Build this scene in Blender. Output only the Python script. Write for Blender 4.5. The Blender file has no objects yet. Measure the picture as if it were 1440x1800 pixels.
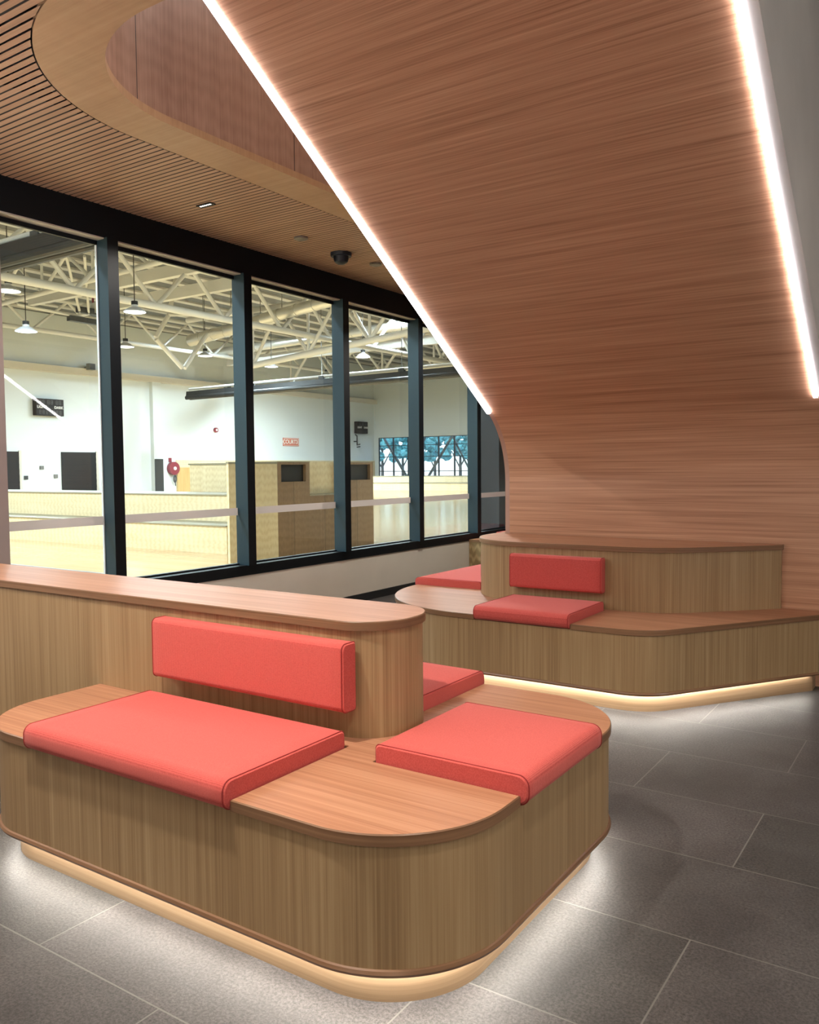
import bpy, bmesh, math, random
from mathutils import Vector, Matrix, Euler
random.seed(4)
sc = bpy.context.scene
C = sc.collection
R = math.radians

# ------------------------------------------------------------------ camera, world, exposure
cam_d = bpy.data.cameras.new('camera'); cam = bpy.data.objects.new('camera', cam_d); C.objects.link(cam)
cam.location = (0, 0, 1.31)
YAW, PITCH, ROLL = R(33.78), R(-3.027), R(-0.504)
cam.rotation_euler = (Matrix.Rotation(YAW, 3, 'Z') @ Matrix.Rotation(R(90) + PITCH, 3, 'X') @ Matrix.Rotation(ROLL, 3, 'Z')).to_euler()
cam_d.sensor_fit = 'HORIZONTAL'; cam_d.sensor_width = 36.0
cam_d.lens = 1467.7 / 1440 * 36.0
cam_d.clip_start = 0.05; cam_d.clip_end = 400
sc.camera = cam
sc.view_settings.view_transform = 'Standard'; sc.view_settings.look = 'None'
sc.view_settings.gamma = 1.0; sc.view_settings.use_curve_mapping = False
sc.view_settings.exposure = 0.0
sc.cycles.max_bounces = 8; sc.cycles.diffuse_bounces = 4; sc.cycles.glossy_bounces = 4
sc.cycles.transmission_bounces = 6; sc.cycles.transparent_max_bounces = 12
sc.cycles.sample_clamp_indirect = 6.0; sc.cycles.caustics_reflective = False; sc.cycles.caustics_refractive = False
sc.cycles.use_denoising = True

w = bpy.data.worlds.new('sky'); sc.world = w; w.use_nodes = True
wn = w.node_tree.nodes; wl = w.node_tree.links; wn.clear()
wo = wn.new('ShaderNodeOutputWorld'); bg = wn.new('ShaderNodeBackground')
sky = wn.new('ShaderNodeTexSky'); sky.sky_type = 'HOSEK_WILKIE'; sky.turbidity = 4.0
sky.sun_direction = Vector((0.3, -0.5, 0.8)).normalized()
wl.new(sky.outputs[0], bg.inputs[0]); bg.inputs[1].default_value = 14.0; wl.new(bg.outputs[0], wo.inputs[0])

LED_STAIR, LED_BENCH = 20.0, 44.0         # strength of the glowing strips
DOWN_W = 34.0                             # watts of each recessed lobby downlight
FILL_W, FILL_COL = 230.0, (1, .95, .90)   # watts and tint of the unseen fill lamps added to the lobby
PEND_W = 500.0                            # watts of each gym pendant

# ------------------------------------------------------------------ materials
def newmat(name):
    m = bpy.data.materials.new(name); m.use_nodes = True
    nt = m.node_tree; b = nt.nodes['Principled BSDF']
    return m, nt, b
def plain(name, col, rough=.6, metal=0.0, spec=.5, noise=0.0, nscale=6.0, bump=0.0):
    m, nt, b = newmat(name); N, L = nt.nodes, nt.links
    b.inputs['Base Color'].default_value = (*col, 1); b.inputs['Roughness'].default_value = rough
    b.inputs['Metallic'].default_value = metal; b.inputs['Specular IOR Level'].default_value = spec
    if noise or bump:
        tc = N.new('ShaderNodeTexCoord'); n = N.new('ShaderNodeTexNoise'); n.inputs['Scale'].default_value = nscale
        n.inputs['Detail'].default_value = 5
        L.new(tc.outputs['Object'], n.inputs['Vector'])
        if noise:
            r = N.new('ShaderNodeValToRGB')
            r.color_ramp.elements[0].position = .3; r.color_ramp.elements[1].position = .7
            r.color_ramp.elements[0].color = (*[c * (1 - noise) for c in col], 1)
            r.color_ramp.elements[1].color = (*[min(1, c * (1 + noise)) for c in col], 1)
            L.new(n.outputs['Fac'], r.inputs[0]); L.new(r.outputs[0], b.inputs['Base Color'])
        if bump:
            bp = N.new('ShaderNodeBump'); bp.inputs['Strength'].default_value = bump; bp.inputs['Distance'].default_value = .004
            L.new(n.outputs['Fac'], bp.inputs['Height']); L.new(bp.outputs[0], b.inputs['Normal'])
    return m
def emit(name, col, s):
    m = bpy.data.materials.new(name); m.use_nodes = True; N, L = m.node_tree.nodes, m.node_tree.links
    N.clear(); o = N.new('ShaderNodeOutputMaterial'); e = N.new('ShaderNodeEmission')
    e.inputs[0].default_value = (*col, 1); e.inputs[1].default_value = s; L.new(e.outputs[0], o.inputs[0]); return m
def wood(name, dark, mid, light, fine=160.0, broad=14.0, leaf=.45, leafvar=.10, rough=.42, contrast=.5, groove=False, spec=.4, cath=0.0):
    """straight-grained veneer: UV u runs across the grain, v along it, both in metres"""
    m, nt, b = newmat(name); N, L = nt.nodes, nt.links
    def M(op, a, c=None):
        n = N.new('ShaderNodeMath'); n.operation = op
        for i, x in enumerate((a, c)):
            if x is None: continue
            if isinstance(x, (int, float)): n.inputs[i].default_value = x
            else: L.new(x, n.inputs[i])
        return n.outputs[0]
    uv = N.new('ShaderNodeUVMap'); sp = N.new('ShaderNodeSeparateXYZ'); L.new(uv.outputs[0], sp.inputs[0])
    u, v = sp.outputs[0], sp.outputs[1]
    lf = M('FLOOR', M('DIVIDE', u, leaf))
    wnz = N.new('ShaderNodeTexWhiteNoise'); wnz.noise_dimensions = '1D'; L.new(lf, wnz.inputs['W'])
    off = M('MULTIPLY', wnz.outputs['Value'], 17.0)
    def noise(us, vs, det, extra, rough_=.6):
        c = N.new('ShaderNodeCombineXYZ')
        L.new(M('MULTIPLY', u, us), c.inputs[0]); L.new(M('ADD', M('MULTIPLY', v, vs), off), c.inputs[1]); c.inputs[2].default_value = extra
        n = N.new('ShaderNodeTexNoise'); n.inputs['Scale'].default_value = 1.0; n.inputs['Detail'].default_value = det
        n.inputs['Roughness'].default_value = rough_
        L.new(c.outputs[0], n.inputs['Vector']); return n.outputs['Fac']
    f1 = noise(fine, 1.3, 4, 3.1); f2 = noise(broad, .55, 3, 9.7); f3 = noise(fine * .32, .8, 2, 15.0)
    s = M('ADD', M('ADD', M('MULTIPLY', f1, .42), M('MULTIPLY', f2, .24)), M('MULTIPLY', f3, .34))
    if cath:
        c = N.new('ShaderNodeCombineXYZ'); L.new(M('MULTIPLY', u, 5.0), c.inputs[0]); L.new(M('ADD', M('MULTIPLY', v, .9), off), c.inputs[1])
        wv = N.new('ShaderNodeTexWave'); wv.wave_type = 'RINGS'; wv.inputs['Scale'].default_value = 3.0
        wv.inputs['Distortion'].default_value = 5.0; wv.inputs['Detail'].default_value = 2
        L.new(c.outputs[0], wv.inputs['Vector'])
        s = M('ADD', M('MULTIPLY', s, 1 - cath), M('MULTIPLY', wv.outputs['Fac'], cath))
    s = M('ADD', s, M('MULTIPLY', M('SUBTRACT', wnz.outputs['Value'], .5), leafvar))
    r = N.new('ShaderNodeValToRGB'); e = r.color_ramp.elements
    e[0].position = .5 - contrast * .36; e[0].color = (*dark, 1); e[1].position = .5 + contrast * .36; e[1].color = (*light, 1)
    k = r.color_ramp.elements.new(.5); k.color = (*mid, 1)
    L.new(s, r.inputs[0])
    col = r.outputs[0]
    if groove:
        fr = M('FRACT', M('DIVIDE', u, leaf)); g = M('LESS_THAN', fr, .006 / leaf)
        mx = N.new('ShaderNodeMix'); mx.data_type = 'RGBA'; L.new(g, mx.inputs[0]); L.new(col, mx.inputs[6]); mx.inputs[7].default_value = (*[x * .12 for x in dark], 1)
        col = mx.outputs[2]
    L.new(col, b.inputs['Base Color']); b.inputs['Roughness'].default_value = rough
    b.inputs['Specular IOR Level'].default_value = spec
    bp = N.new('ShaderNodeBump'); bp.inputs['Strength'].default_value = .12; bp.inputs['Distance'].default_value = .001
    L.new(f1, bp.inputs['Height']); L.new(bp.outputs[0], b.inputs['Normal'])
    return m

SOFFIT = wood('soffit_veneer', (.33, .165, .095), (.50, .275, .17), (.62, .365, .235), fine=190, broad=26, leaf=9.0, leafvar=.0, contrast=.38, rough=.36)
SKIRT = wood('skirt_veneer', (.205, .125, .060), (.315, .210, .108), (.42, .305, .17), fine=170, broad=24, leaf=.335, leafvar=.07, contrast=.5, rough=.42)
TOP = wood('seat_top_timber', (.27, .117, .064), (.385, .188, .106), (.475, .255, .152), fine=190, broad=18, leaf=.62, leafvar=.05, contrast=.42, rough=.44, spec=.16)
EDGE_DARK = wood('dark_edge_timber', (.14, .072, .038), (.205, .112, .06), (.27, .155, .085), fine=150, broad=30, leaf=3.0, leafvar=.0, contrast=.45, rough=.35)  # darker than the seat top; used on slab edges and bottom beads
PLINTH = wood('plinth_timber', (.205, .13, .07), (.275, .182, .104), (.345, .24, .145), fine=140, broad=30, leaf=2.0, leafvar=.02, contrast=.5, rough=.45)
BAND = wood('ceiling_band_veneer', (.39, .22, .11), (.48, .285, .15), (.55, .345, .195), fine=60, broad=8, leaf=1.4, leafvar=.05, contrast=.6, rough=.4, cath=.03)
SLAT = wood('ceiling_slat_timber', (.37, .205, .12), (.49, .285, .175), (.59, .365, .235), fine=120, broad=20, leaf=.0433, leafvar=.10, contrast=.5, rough=.45)
VOIDW = wood('void_wall_veneer', (.26, .135, .088), (.37, .21, .145), (.46, .28, .20), fine=110, broad=7, leaf=1.215, leafvar=.05, contrast=.5, rough=.4, groove=True, cath=.06)
PLY = wood('pale_plywood', (.67, .53, .31), (.77, .64, .41), (.84, .73, .50), fine=26, broad=4, leaf=1.2, leafvar=.05, contrast=.6, rough=.5, cath=.18)
PLYD = wood('brown_plywood', (.20, .115, .055), (.26, .16, .085), (.32, .21, .115), fine=40, broad=5, leaf=.72, leafvar=.08, contrast=.6, rough=.5, groove=True, cath=.12)
COURT = wood('court_floor_timber', (.55, .365, .18), (.65, .45, .235), (.73, .53, .30), fine=30, broad=10, leaf=.13, leafvar=.16, contrast=.6, rough=.13, spec=.6)
PLYCAP = plain('plywood_cap', (.30, .27, .19), .5)

BLACK = plain('black_frame_metal', (.003, .0045, .0065), .5, spec=.22)
MULLION_SHEEN = plain('mullion_side_sheen', (.016, .036, .048), .5, spec=.3)  # black frame metal with the bluish daylight sheen put into its colour
MATTEBLACK = plain('matt_black', (.012, .012, .013), .7)
WALLB = plain('beige_paint', (.74, .68, .59), .75, noise=.03, nscale=3)
JAMB = plain('mauve_grey_paint', (.36, .29, .275), .7, noise=.05, nscale=5)
WHITE = plain('white_paint', (.78, .82, .815), .8)
OFFW = plain('warm_white_paint', (.74, .70, .62), .8)
STEEL = plain('cream_painted_steel', (.70, .69, .66), .5)
DUCTM = plain('galvanised_duct', (.70, .69, .65), .32, metal=.8)
DECK = plain('roof_deck_grey', (.12, .125, .125), .7)
PURL = plain('purlin_cream', (.60, .58, .54), .6)
GREYP = plain('grey_satin_panel', (.62, .605, .59), .35, noise=.10, nscale=2.0)
SOFFIT_LIT = plain('head_soffit_lit_beige', (.50, .46, .40), .5)  # gym light on the head's metal underside, put into the colour
GLASS_GLINT = plain('pale_glass_reflection', (.75, .78, .80), .4)  # pale colour standing for a reflection in the glass
RED = plain('red_enamel', (.25, .038, .055), .4)
SIGNRED = plain('sign_red', (.62, .13, .065), .5)
SIGNWHITE = plain('sign_white', (.9, .86, .80), .5)
DARKGREY = plain('dark_grey_plastic', (.05, .053, .055), .5)
MIDGREY = plain('mid_grey_plastic', (.20, .20, .19), .5)
BRONZE = plain('bronze_grey_disc', (.19, .165, .135), .5)
NAVY = plain('navy_black_plastic', (.008, .012, .022), .45)
CURT = plain('curtain_charcoal', (.012, .013, .014), .5)
DIGIT = plain('scoreboard_digit', (.10, .105, .11), .5)
LEAF = plain('tree_leaves', (.17, .43, .42), .7, noise=.75, nscale=3)
BARK = plain('tree_bark', (.12, .10, .09), .8)
LAWN = plain('pale_paving', (.62, .64, .62), .8)
LED1 = emit('stair_led', (1.0, .93, .97), LED_STAIR)
LED2 = emit('bench_led', (1.0, .955, .88), LED_BENCH)
LAMPE = emit('pendant_glow', (1.0, .98, .93), 5.0)
CELLE = emit('downlight_cell', (1.0, .93, .82), 5.0)

def fabric():
    m, nt, b = newmat('coral_fabric'); N, L = nt.nodes, nt.links
    tc = N.new('ShaderNodeTexCoord'); mp = N.new('ShaderNodeMapping'); L.new(tc.outputs['Object'], mp.inputs[0])
    w1 = N.new('ShaderNodeTexWave'); w1.bands_direction = 'X'; w1.inputs['Scale'].default_value = 70; w1.inputs['Distortion'].default_value = .6
    w2 = N.new('ShaderNodeTexWave'); w2.bands_direction = 'Y'; w2.inputs['Scale'].default_value = 95; w2.inputs['Distortion'].default_value = .6
    n = N.new('ShaderNodeTexNoise'); n.inputs['Scale'].default_value = 260; n.inputs['Detail'].default_value = 3
    for x in (w1, w2, n): L.new(mp.outputs[0], x.inputs['Vector'])
    a = N.new('ShaderNodeMath'); a.operation = 'MULTIPLY'; L.new(w1.outputs['Fac'], a.inputs[0]); L.new(w2.outputs['Fac'], a.inputs[1])
    s = N.new('ShaderNodeMath'); s.operation = 'ADD'; L.new(a.outputs[0], s.inputs[0]); L.new(n.outputs['Fac'], s.inputs[1])
    r = N.new('ShaderNodeValToRGB'); r.color_ramp.elements[0].position = .3; r.color_ramp.elements[1].position = 1.1
    r.color_ramp.elements[0].color = (.41, .052, .048, 1); r.color_ramp.elements[1].color = (.61, .115, .097, 1)
    L.new(s.outputs[0], r.inputs[0]); L.new(r.outputs[0], b.inputs['Base Color'])
    b.inputs['Roughness'].default_value = .85; b.inputs['Specular IOR Level'].default_value = .2
    b.inputs['Sheen Weight'].default_value = .25; b.inputs['Sheen Roughness'].default_value = .5
    b.inputs['Sheen Tint'].default_value = (1, .6, .55, 1)
    bp = N.new('ShaderNodeBump'); bp.inputs['Strength'].default_value = .25; bp.inputs['Distance'].default_value = .001
    L.new(s.outputs[0], bp.inputs['Height']); L.new(bp.outputs[0], b.inputs['Normal'])
    return m
FABRIC = fabric()
SEAM = plain('seam_thread_red', (.30, .022, .022), .8)

def stone():
    m, nt, b = newmat('bluestone_tile'); N, L = nt.nodes, nt.links
    tc = N.new('ShaderNodeTexCoord'); mp = N.new('ShaderNodeMapping'); L.new(tc.outputs['Object'], mp.inputs[0])
    mp.inputs['Location'].default_value = (1.61, -1.29, 0)
    br = N.new('ShaderNodeTexBrick'); L.new(mp.outputs[0], br.inputs['Vector'])
    br.offset = .5; br.offset_frequency = 2; br.squash = 1.0
    br.inputs['Scale'].default_value = 1.0; br.inputs['Mortar Size'].default_value = .0026; br.inputs['Mortar Smooth'].default_value = .2
    br.inputs['Brick Width'].default_value = 1.0; br.inputs['Row Height'].default_value = .5; br.inputs['Bias'].default_value = 0
    br.inputs['Color1'].default_value = (0, 0, 0, 1); br.inputs['Color2'].default_value = (1, 1, 1, 1)
    def nz(scale, det, rough=.6):
        n = N.new('ShaderNodeTexNoise'); n.inputs['Scale'].default_value = scale; n.inputs['Detail'].default_value = det
        n.inputs['Roughness'].default_value = rough; L.new(tc.outputs['Object'], n.inputs['Vector']); return n
    n1, n2, n3 = nz(3.2, 7, .62), nz(120, 4, .8), nz(1.1, 3)
    r1 = N.new('ShaderNodeValToRGB'); e = r1.color_ramp.elements
    e[0].position = .3; e[0].color = (.038, .0365, .036, 1); e[1].position = .72; e[1].color = (.080, .0765, .075, 1)
    L.new(n1.outputs['Fac'], r1.inputs[0])
    r2 = N.new('ShaderNodeValToRGB'); e = r2.color_ramp.elements
    e[0].position = .40; e[0].color = (.36, .36, .355, 1); e[1].position = .62; e[1].color = (1.40, 1.39, 1.38, 1)
    L.new(n2.outputs['Fac'], r2.inputs[0])
    def mul(a, c, f=1.0):
        x = N.new('ShaderNodeMix'); x.data_type = 'RGBA'; x.blend_type = 'MULTIPLY'; x.inputs[0].default_value = f
        L.new(a, x.inputs[6]); L.new(c, x.inputs[7]); return x.outputs[2]
    r3 = N.new('ShaderNodeValToRGB'); e = r3.color_ramp.elements
    e[0].color = (.84, .85, .83, 1); e[1].color = (1.1, 1.06, 1.07, 1); L.new(br.outputs['Color'], r3.inputs[0])
    vo = N.new('ShaderNodeTexVoronoi'); vo.inputs['Scale'].default_value = 26; L.new(tc.outputs['Object'], vo.inputs['Vector'])
    rv = N.new('ShaderNodeValToRGB'); e = rv.color_ramp.elements
    e[0].position = .05; e[0].color = (.35, .35, .35, 1); e[1].position = .10; e[1].color = (1, 1, 1, 1); L.new(vo.outputs['Distance'], rv.inputs[0])
    col = mul(mul(mul(r1.outputs[0], r2.outputs[0], .85), r3.outputs[0]), rv.outputs[0])
    mx = N.new('ShaderNodeMix'); mx.data_type = 'RGBA'; L.new(br.outputs['Fac'], mx.inputs[0]); L.new(col, mx.inputs[6]); mx.inputs[7].default_value = (.125, .12, .111, 1)
    L.new(mx.outputs[2], b.inputs['Base Color']); b.inputs['Roughness'].default_value = .48; b.inputs['Specular IOR Level'].default_value = .35
    bp = N.new('ShaderNodeBump'); bp.inputs['Strength'].default_value = .5; bp.inputs['Distance'].default_value = .002
    L.new(n2.outputs['Fac'], bp.inputs['Height']); L.new(bp.outputs[0], b.inputs['Normal'])
    return m
STONE = stone()

def glass():
    m = bpy.data.materials.new('window_glass'); m.use_nodes = True; N, L = m.node_tree.nodes, m.node_tree.links; N.clear()
    o = N.new('ShaderNodeOutputMaterial'); mx = N.new('ShaderNodeMixShader'); t = N.new('ShaderNodeBsdfTransparent'); g = N.new('ShaderNodeBsdfGlossy')
    t.inputs[0].default_value = (.95, .975, .965, 1); g.inputs['Roughness'].default_value = .0
    ge = N.new('ShaderNodeNewGeometry'); dt = N.new('ShaderNodeVectorMath'); dt.operation = 'DOT_PRODUCT'
    L.new(ge.outputs['Incoming'], dt.inputs[0]); L.new(ge.outputs['Normal'], dt.inputs[1])
    def M(op, x, y=None):
        n = N.new('ShaderNodeMath'); n.operation = op
        for i, q in enumerate((x, y)):
            if q is None: continue
            if isinstance(q, (int, float)): n.inputs[i].default_value = q
            else: L.new(q, n.inputs[i])
        return n.outputs[0]
    f = M('ADD', .035, M('MULTIPLY', .965, M('POWER', M('SUBTRACT', 1.0, M('ABSOLUTE', dt.outputs['Value'])), 5.0)))
    L.new(f, mx.inputs[0]); L.new(t.outputs[0], mx.inputs[1]); L.new(g.outputs[0], mx.inputs[2]); L.new(mx.outputs[0], o.inputs[0]); return m
GLASS = glass()
def film():
    m = bpy.data.materials.new('frosted_film'); m.use_nodes = True; N, L = m.node_tree.nodes, m.node_tree.links; N.clear()
    o = N.new('ShaderNodeOutputMaterial'); mx = N.new('ShaderNodeMixShader'); d = N.new('ShaderNodeBsdfDiffuse'); t = N.new('ShaderNodeBsdfTranslucent')
    d.inputs[0].default_value = (.74, .67, .65, 1); t.inputs[0].default_value = (.70, .64, .62, 1)
    mx.inputs[0].default_value = .5; L.new(d.outputs[0], mx.inputs[1]); L.new(t.outputs[0], mx.inputs[2]); L.new(mx.outputs[0], o.inputs[0]); return m
FILM = film()

# ------------------------------------------------------------------ object helpers
def thing(name, label, cat, loc=(0, 0, 0), rz=0.0, group=None, kind=None):
    o = bpy.data.objects.new(name, None); C.objects.link(o); o.location = loc; o.rotation_euler = (0, 0, rz)
    o.empty_display_size = .1
    if label: o['label'] = label; o['category'] = cat
    if group: o['group'] = group
    if kind: o['kind'] = kind
    return o
def tag(o, label, cat, group=None, kind=None):
    o['label'] = label; o['category'] = cat
    if group: o['group'] = group
    if kind: o['kind'] = kind
    return o
def struct(o, label=None, cat=None):
    o['kind'] = 'structure'
    if label: o['label'] = label; o['category'] = cat
    return o

class MB:
    """collects faces with UVs (metres) and builds ONE mesh object"""
    def __init__(s): s.v = []; s.f = []; s.uv = []; s.mi = []
    def face(s, pts, uvs=None, mi=0):
        i = len(s.v); s.v += [tuple(p) for p in pts]; s.f.append(tuple(range(i, i + len(pts))))
        if uvs is None:
            n = (Vector(pts[1]) - Vector(pts[0])).cross(Vector(pts[2]) - Vector(pts[0]))
            a = max(range(3), key=lambda k: abs(n[k]))
            ax = [(1, 2), (0, 2), (0, 1)][a]
            uvs = [(p[ax[0]], p[ax[1]]) for p in pts]
        s.uv += list(uvs); s.mi.append(mi)
    def box(s, x0, x1, y0, y1, z0, z1, grain='z', mi=0):
        P = lambda a, b, c: (x1 if a else x0, y1 if b else y0, z1 if c else z0)
        F = [[(0,0,0),(0,1,0),(1,1,0),(1,0,0)], [(0,0,1),(1,0,1),(1,1,1),(0,1,1)], [(0,0,0),(1,0,0),(1,0,1),(0,0,1)],
             [(1,1,0),(0,1,0),(0,1,1),(1,1,1)], [(0,1,0),(0,0,0),(0,0,1),(0,1,1)], [(1,0,0),(1,1,0),(1,1,1),(1,0,1)]]
        g = 'xyz'.index(grain)
        for q in F:
            pts = [P(*t) for t in q]
            n = (Vector(pts[1]) - Vector(pts[0])).cross(Vector(pts[2]) - Vector(pts[0])); a = max(range(3), key=lambda k: abs(n[k]))
            rest = [k for k in range(3) if k != a]
            if g in rest: u = [k for k in rest if k != g][0]; vv = g
            else: u, vv = rest
            s.face(pts, [(p[u], p[vv]) for p in pts], mi)
    def tube(s, p0, p1, r, r1=None, seg=10, caps=True):
        p0, p1 = Vector(p0), Vector(p1); d = (p1 - p0); L_ = d.length
        if L_ < 1e-6: return
        d /= L_; a = d.orthogonal().normalized(); b = d.cross(a); r1 = r if r1 is None else r1
        c0 = [p0 + r * (a * math.cos(t) + b * math.sin(t)) for t in [2 * math.pi * k / seg for k in range(seg)]]
        c1 = [p1 + r1 * (a * math.cos(t) + b * math.sin(t)) for t in [2 * math.pi * k / seg for k in range(seg)]]
        for k in range(seg):
            j = (k + 1) % seg; s.face([c0[k], c0[j], c1[j], c1[k]], [(k / seg, 0), ((k + 1) / seg, 0), ((k + 1) / seg, L_), (k / seg, L_)])
        if caps: s.face(c0[::-1]); s.face(c1)
    def lathe(s, prof, c, seg=20):
        cx, cy, cz = c
        for (r0, z0), (r1, z1) in zip(prof, prof[1:]):
            for k in range(seg):
                t0, t1 = 2 * math.pi * k / seg, 2 * math.pi * (k + 1) / seg
                q = [(cx + r0 * math.cos(t0), cy + r0 * math.sin(t0), cz + z0), (cx + r0 * math.cos(t1), cy + r0 * math.sin(t1), cz + z0),
                     (cx + r1 * math.cos(t1), cy + r1 * math.sin(t1), cz + z1), (cx + r1 * math.cos(t0), cy + r1 * math.sin(t0), cz + z1)]
                if r0 < 1e-5: q = [q[0], q[2], q[3]]
                elif r1 < 1e-5: q = q[:3]
                s.face(q)
    def build(s, name, mats, parent=None, smooth=True, weld=True, offset=(0, 0, 0)):
        me = bpy.data.meshes.new(name)
        off = Vector(offset)
        me.from_pydata([tuple(Vector(p) - off) for p in s.v], [], s.f)
        ul = me.uv_layers.new(name='UVMap')
        for i, u in enumerate(s.uv): ul.data[i].uv = u
        for m in (mats if isinstance(mats, (list, tuple)) else [mats]): me.materials.append(m)
        for p, mi in zip(me.polygons, s.mi): p.material_index = mi
        if weld:
            bm = bmesh.new(); bm.from_mesh(me); bmesh.ops.remove_doubles(bm, verts=bm.verts, dist=1e-5)
            bmesh.ops.recalc_face_normals(bm, faces=bm.faces); bm.to_mesh(me); bm.free()
        if smooth:
            for p in me.polygons: p.use_smooth = True
            me.set_sharp_from_angle(angle=R(32))
        me.update()
        o = bpy.data.objects.new(name, me); C.objects.link(o)
        if parent is not None: o.parent = parent
        else: o.location = off
        return o

def fillet(pts, radii, closed=True, seg=18):
    """polyline with rounded corners"""
    out = []; n = len(pts)
    for i, (p, r) in enumerate(zip(pts, radii)):
        p = Vector(p)
        if r <= 0 or (not closed and i in (0, n - 1)): out.append(p); continue
        a, b = Vector(pts[i - 1]), Vector(pts[(i + 1) % n])
        da, db = (a - p).normalized(), (b - p).normalized(); ang = da.angle(db); t = r / math.tan(ang / 2)
        c = p + (da + db).normalized() * (r / math.sin(ang / 2)); s, e = p + da * t, p + db * t
        a0 = math.atan2(s.y - c.y, s.x - c.x); a1 = math.atan2(e.y - c.y, e.x - c.x); dd = (a1 - a0 + math.pi) % (2 * math.pi) - math.pi
        for k in range(seg + 1): out.append(Vector((c.x + r * math.cos(a0 + dd * k / seg), c.y + r * math.sin(a0 + dd * k / seg))))
    res = []
    for p in out:
        if not res or (p - res[-1]).length > 1e-5: res.append(p)
    if closed and (res[0] - res[-1]).length < 1e-5: res.pop()
    return [Vector((p.x, p.y)) for p in res]
def inset(pts, d, closed=True):
    """offset to the left of travel by d (positive = inward for a counter-clockwise outline)"""
    out = []; n = len(pts)
    for i in range(n):
        p = pts[i]
        a = pts[i - 1] if (closed or i > 0) else None; b = pts[(i + 1) % n] if (closed or i < n - 1) else None
        ns = []
        if a is not None: t = (p - a).normalized(); ns.append(Vector((-t.y, t.x)))
        if b is not None: t = (b - p).normalized(); ns.append(Vector((-t.y, t.x)))
        m = sum(ns, Vector((0, 0))); m.normalize(); k = max(.35, m.dot(ns[0]))
        out.append(p + m * (d / k))
    return out
def wall_band(mb, pts, z0, z1, closed=True, u0=0.0, mi=0, horiz=False, flip=False):
    n = len(pts); u = u0
    for i in range(n if closed else n - 1):
        a, b = pts[i], pts[(i + 1) % n]; l = (b - a).length
        uv = [(u, z0), (u + l, z0), (u + l, z1), (u, z1)]
        if horiz: uv = [(q, p) for p, q in uv]
        mb.face([(a.x, a.y, z0), (b.x, b.y, z0), (b.x, b.y, z1), (a.x, a.y, z1)], uv, mi); u += l
def cap(mb, pts, z, up=True, grain='x', mi=0):
    q = pts if up else pts[::-1]
    mb.face([(p.x, p.y, z) for p in q], [((p.y, p.x) if grain == 'x' else (p.x, p.y)) for p in q], mi)
def slab(name, pts, z0, z1, parent, bev=.003, grain='x', mats=None):
    """timber top: face material 0, darker edge material 1, small arris"""
    mb = MB(); ins = inset(pts, bev)
    cap(mb, ins, z1, True, grain); cap(mb, pts, z0, False, grain)
    wall_band(mb, pts, z0, z1 - bev, mi=1, horiz=True)
    n = len(pts); u = 0
    for i in range(n):
        j = (i + 1) % n; a, b, c_, d = pts[i], pts[j], ins[j], ins[i]; l = (b - a).length
        mb.face([(a.x, a.y, z1 - bev), (b.x, b.y, z1 - bev), (c_.x, c_.y, z1), (d.x, d.y, z1)], [(0, u), (0, u + l), (.004, u + l), (.004, u)], 1); u += l
    return mb.build(name, mats or [TOP, EDGE_DARK], parent)
def prism(name, pts, z0, z1, mat, parent=None, closed_caps=True, horiz=False):
    mb = MB(); wall_band(mb, pts, z0, z1, horiz=horiz)
    if closed_caps: cap(mb, pts, z1, True); cap(mb, pts, z0, False)
    return mb.build(name, mat, parent)
def bead(name, pts, z, r, mat, parent, closed=True, seg=8):
    """half-round moulding swept along an outline"""
    mb = MB(); n = len(pts); rings = []
    offs = inset(pts, 1.0, closed)
    for p, q in zip(pts, offs):
        d = (p - q).normalized()
        rings.append([(p.x + d.x * r * math.cos(t) - d.x * r * .2, p.y + d.y * r * math.cos(t) - d.y * r * .2, z + r * math.sin(t)) for t in [2 * math.pi * k / seg for k in range(seg)]])
    u = 0
    for i in range(n if closed else n - 1):
        A, B = rings[i], rings[(i + 1) % n]; l = (pts[(i + 1) % n] - pts[i]).length
        for k in range(seg):
            j = (k + 1) % seg; mb.face([A[k], B[k], B[j], A[j]], [(k * .004, u), (k * .004, u + l), (k * .004 + .004, u + l), (k * .004 + .004, u)])
        u += l
    return mb.build(name, mat, parent)
def ring_strip(name, pts, d0, d1, z0, z1, mat, parent, closed=True):
    """thin strip between two offsets of an outline"""
    a, b = inset(pts, d0, closed), inset(pts, d1, closed); mb = MB(); n = len(pts)
    for i in range(n if closed else n - 1):
        j = (i + 1) % n
        mb.face([(b[i].x, b[i].y, z0), (b[j].x, b[j].y, z0), (a[j].x, a[j].y, z0), (a[i].x, a[i].y, z0)])
        mb.face([(a[i].x, a[i].y, z1), (a[j].x, a[j].y, z1), (b[j].x, b[j].y, z1), (b[i].x, b[i].y, z1)])
        mb.face([(a[i].x, a[i].y, z0), (a[j].x, a[j].y, z0), (a[j].x, a[j].y, z1), (a[i].x, a[i].y, z1)])
        mb.face([(b[j].x, b[j].y, z0), (b[i].x, b[i].y, z0), (b[i].x, b[i].y, z1), (b[j].x, b[j].y, z1)])
    return mb.build(name, mat, parent)
def bx(name, x0, x1, y0, y1, z0, z1, mat, parent=None, grain='z'):
    mb = MB(); mb.box(x0, x1, y0, y1, z0, z1, grain)
    if parent is None: return mb.build(name, mat, None, smooth=False, offset=((x0 + x1) / 2, (y0 + y1) / 2, z0))
    return mb.build(name, mat, parent, smooth=False)
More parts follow.
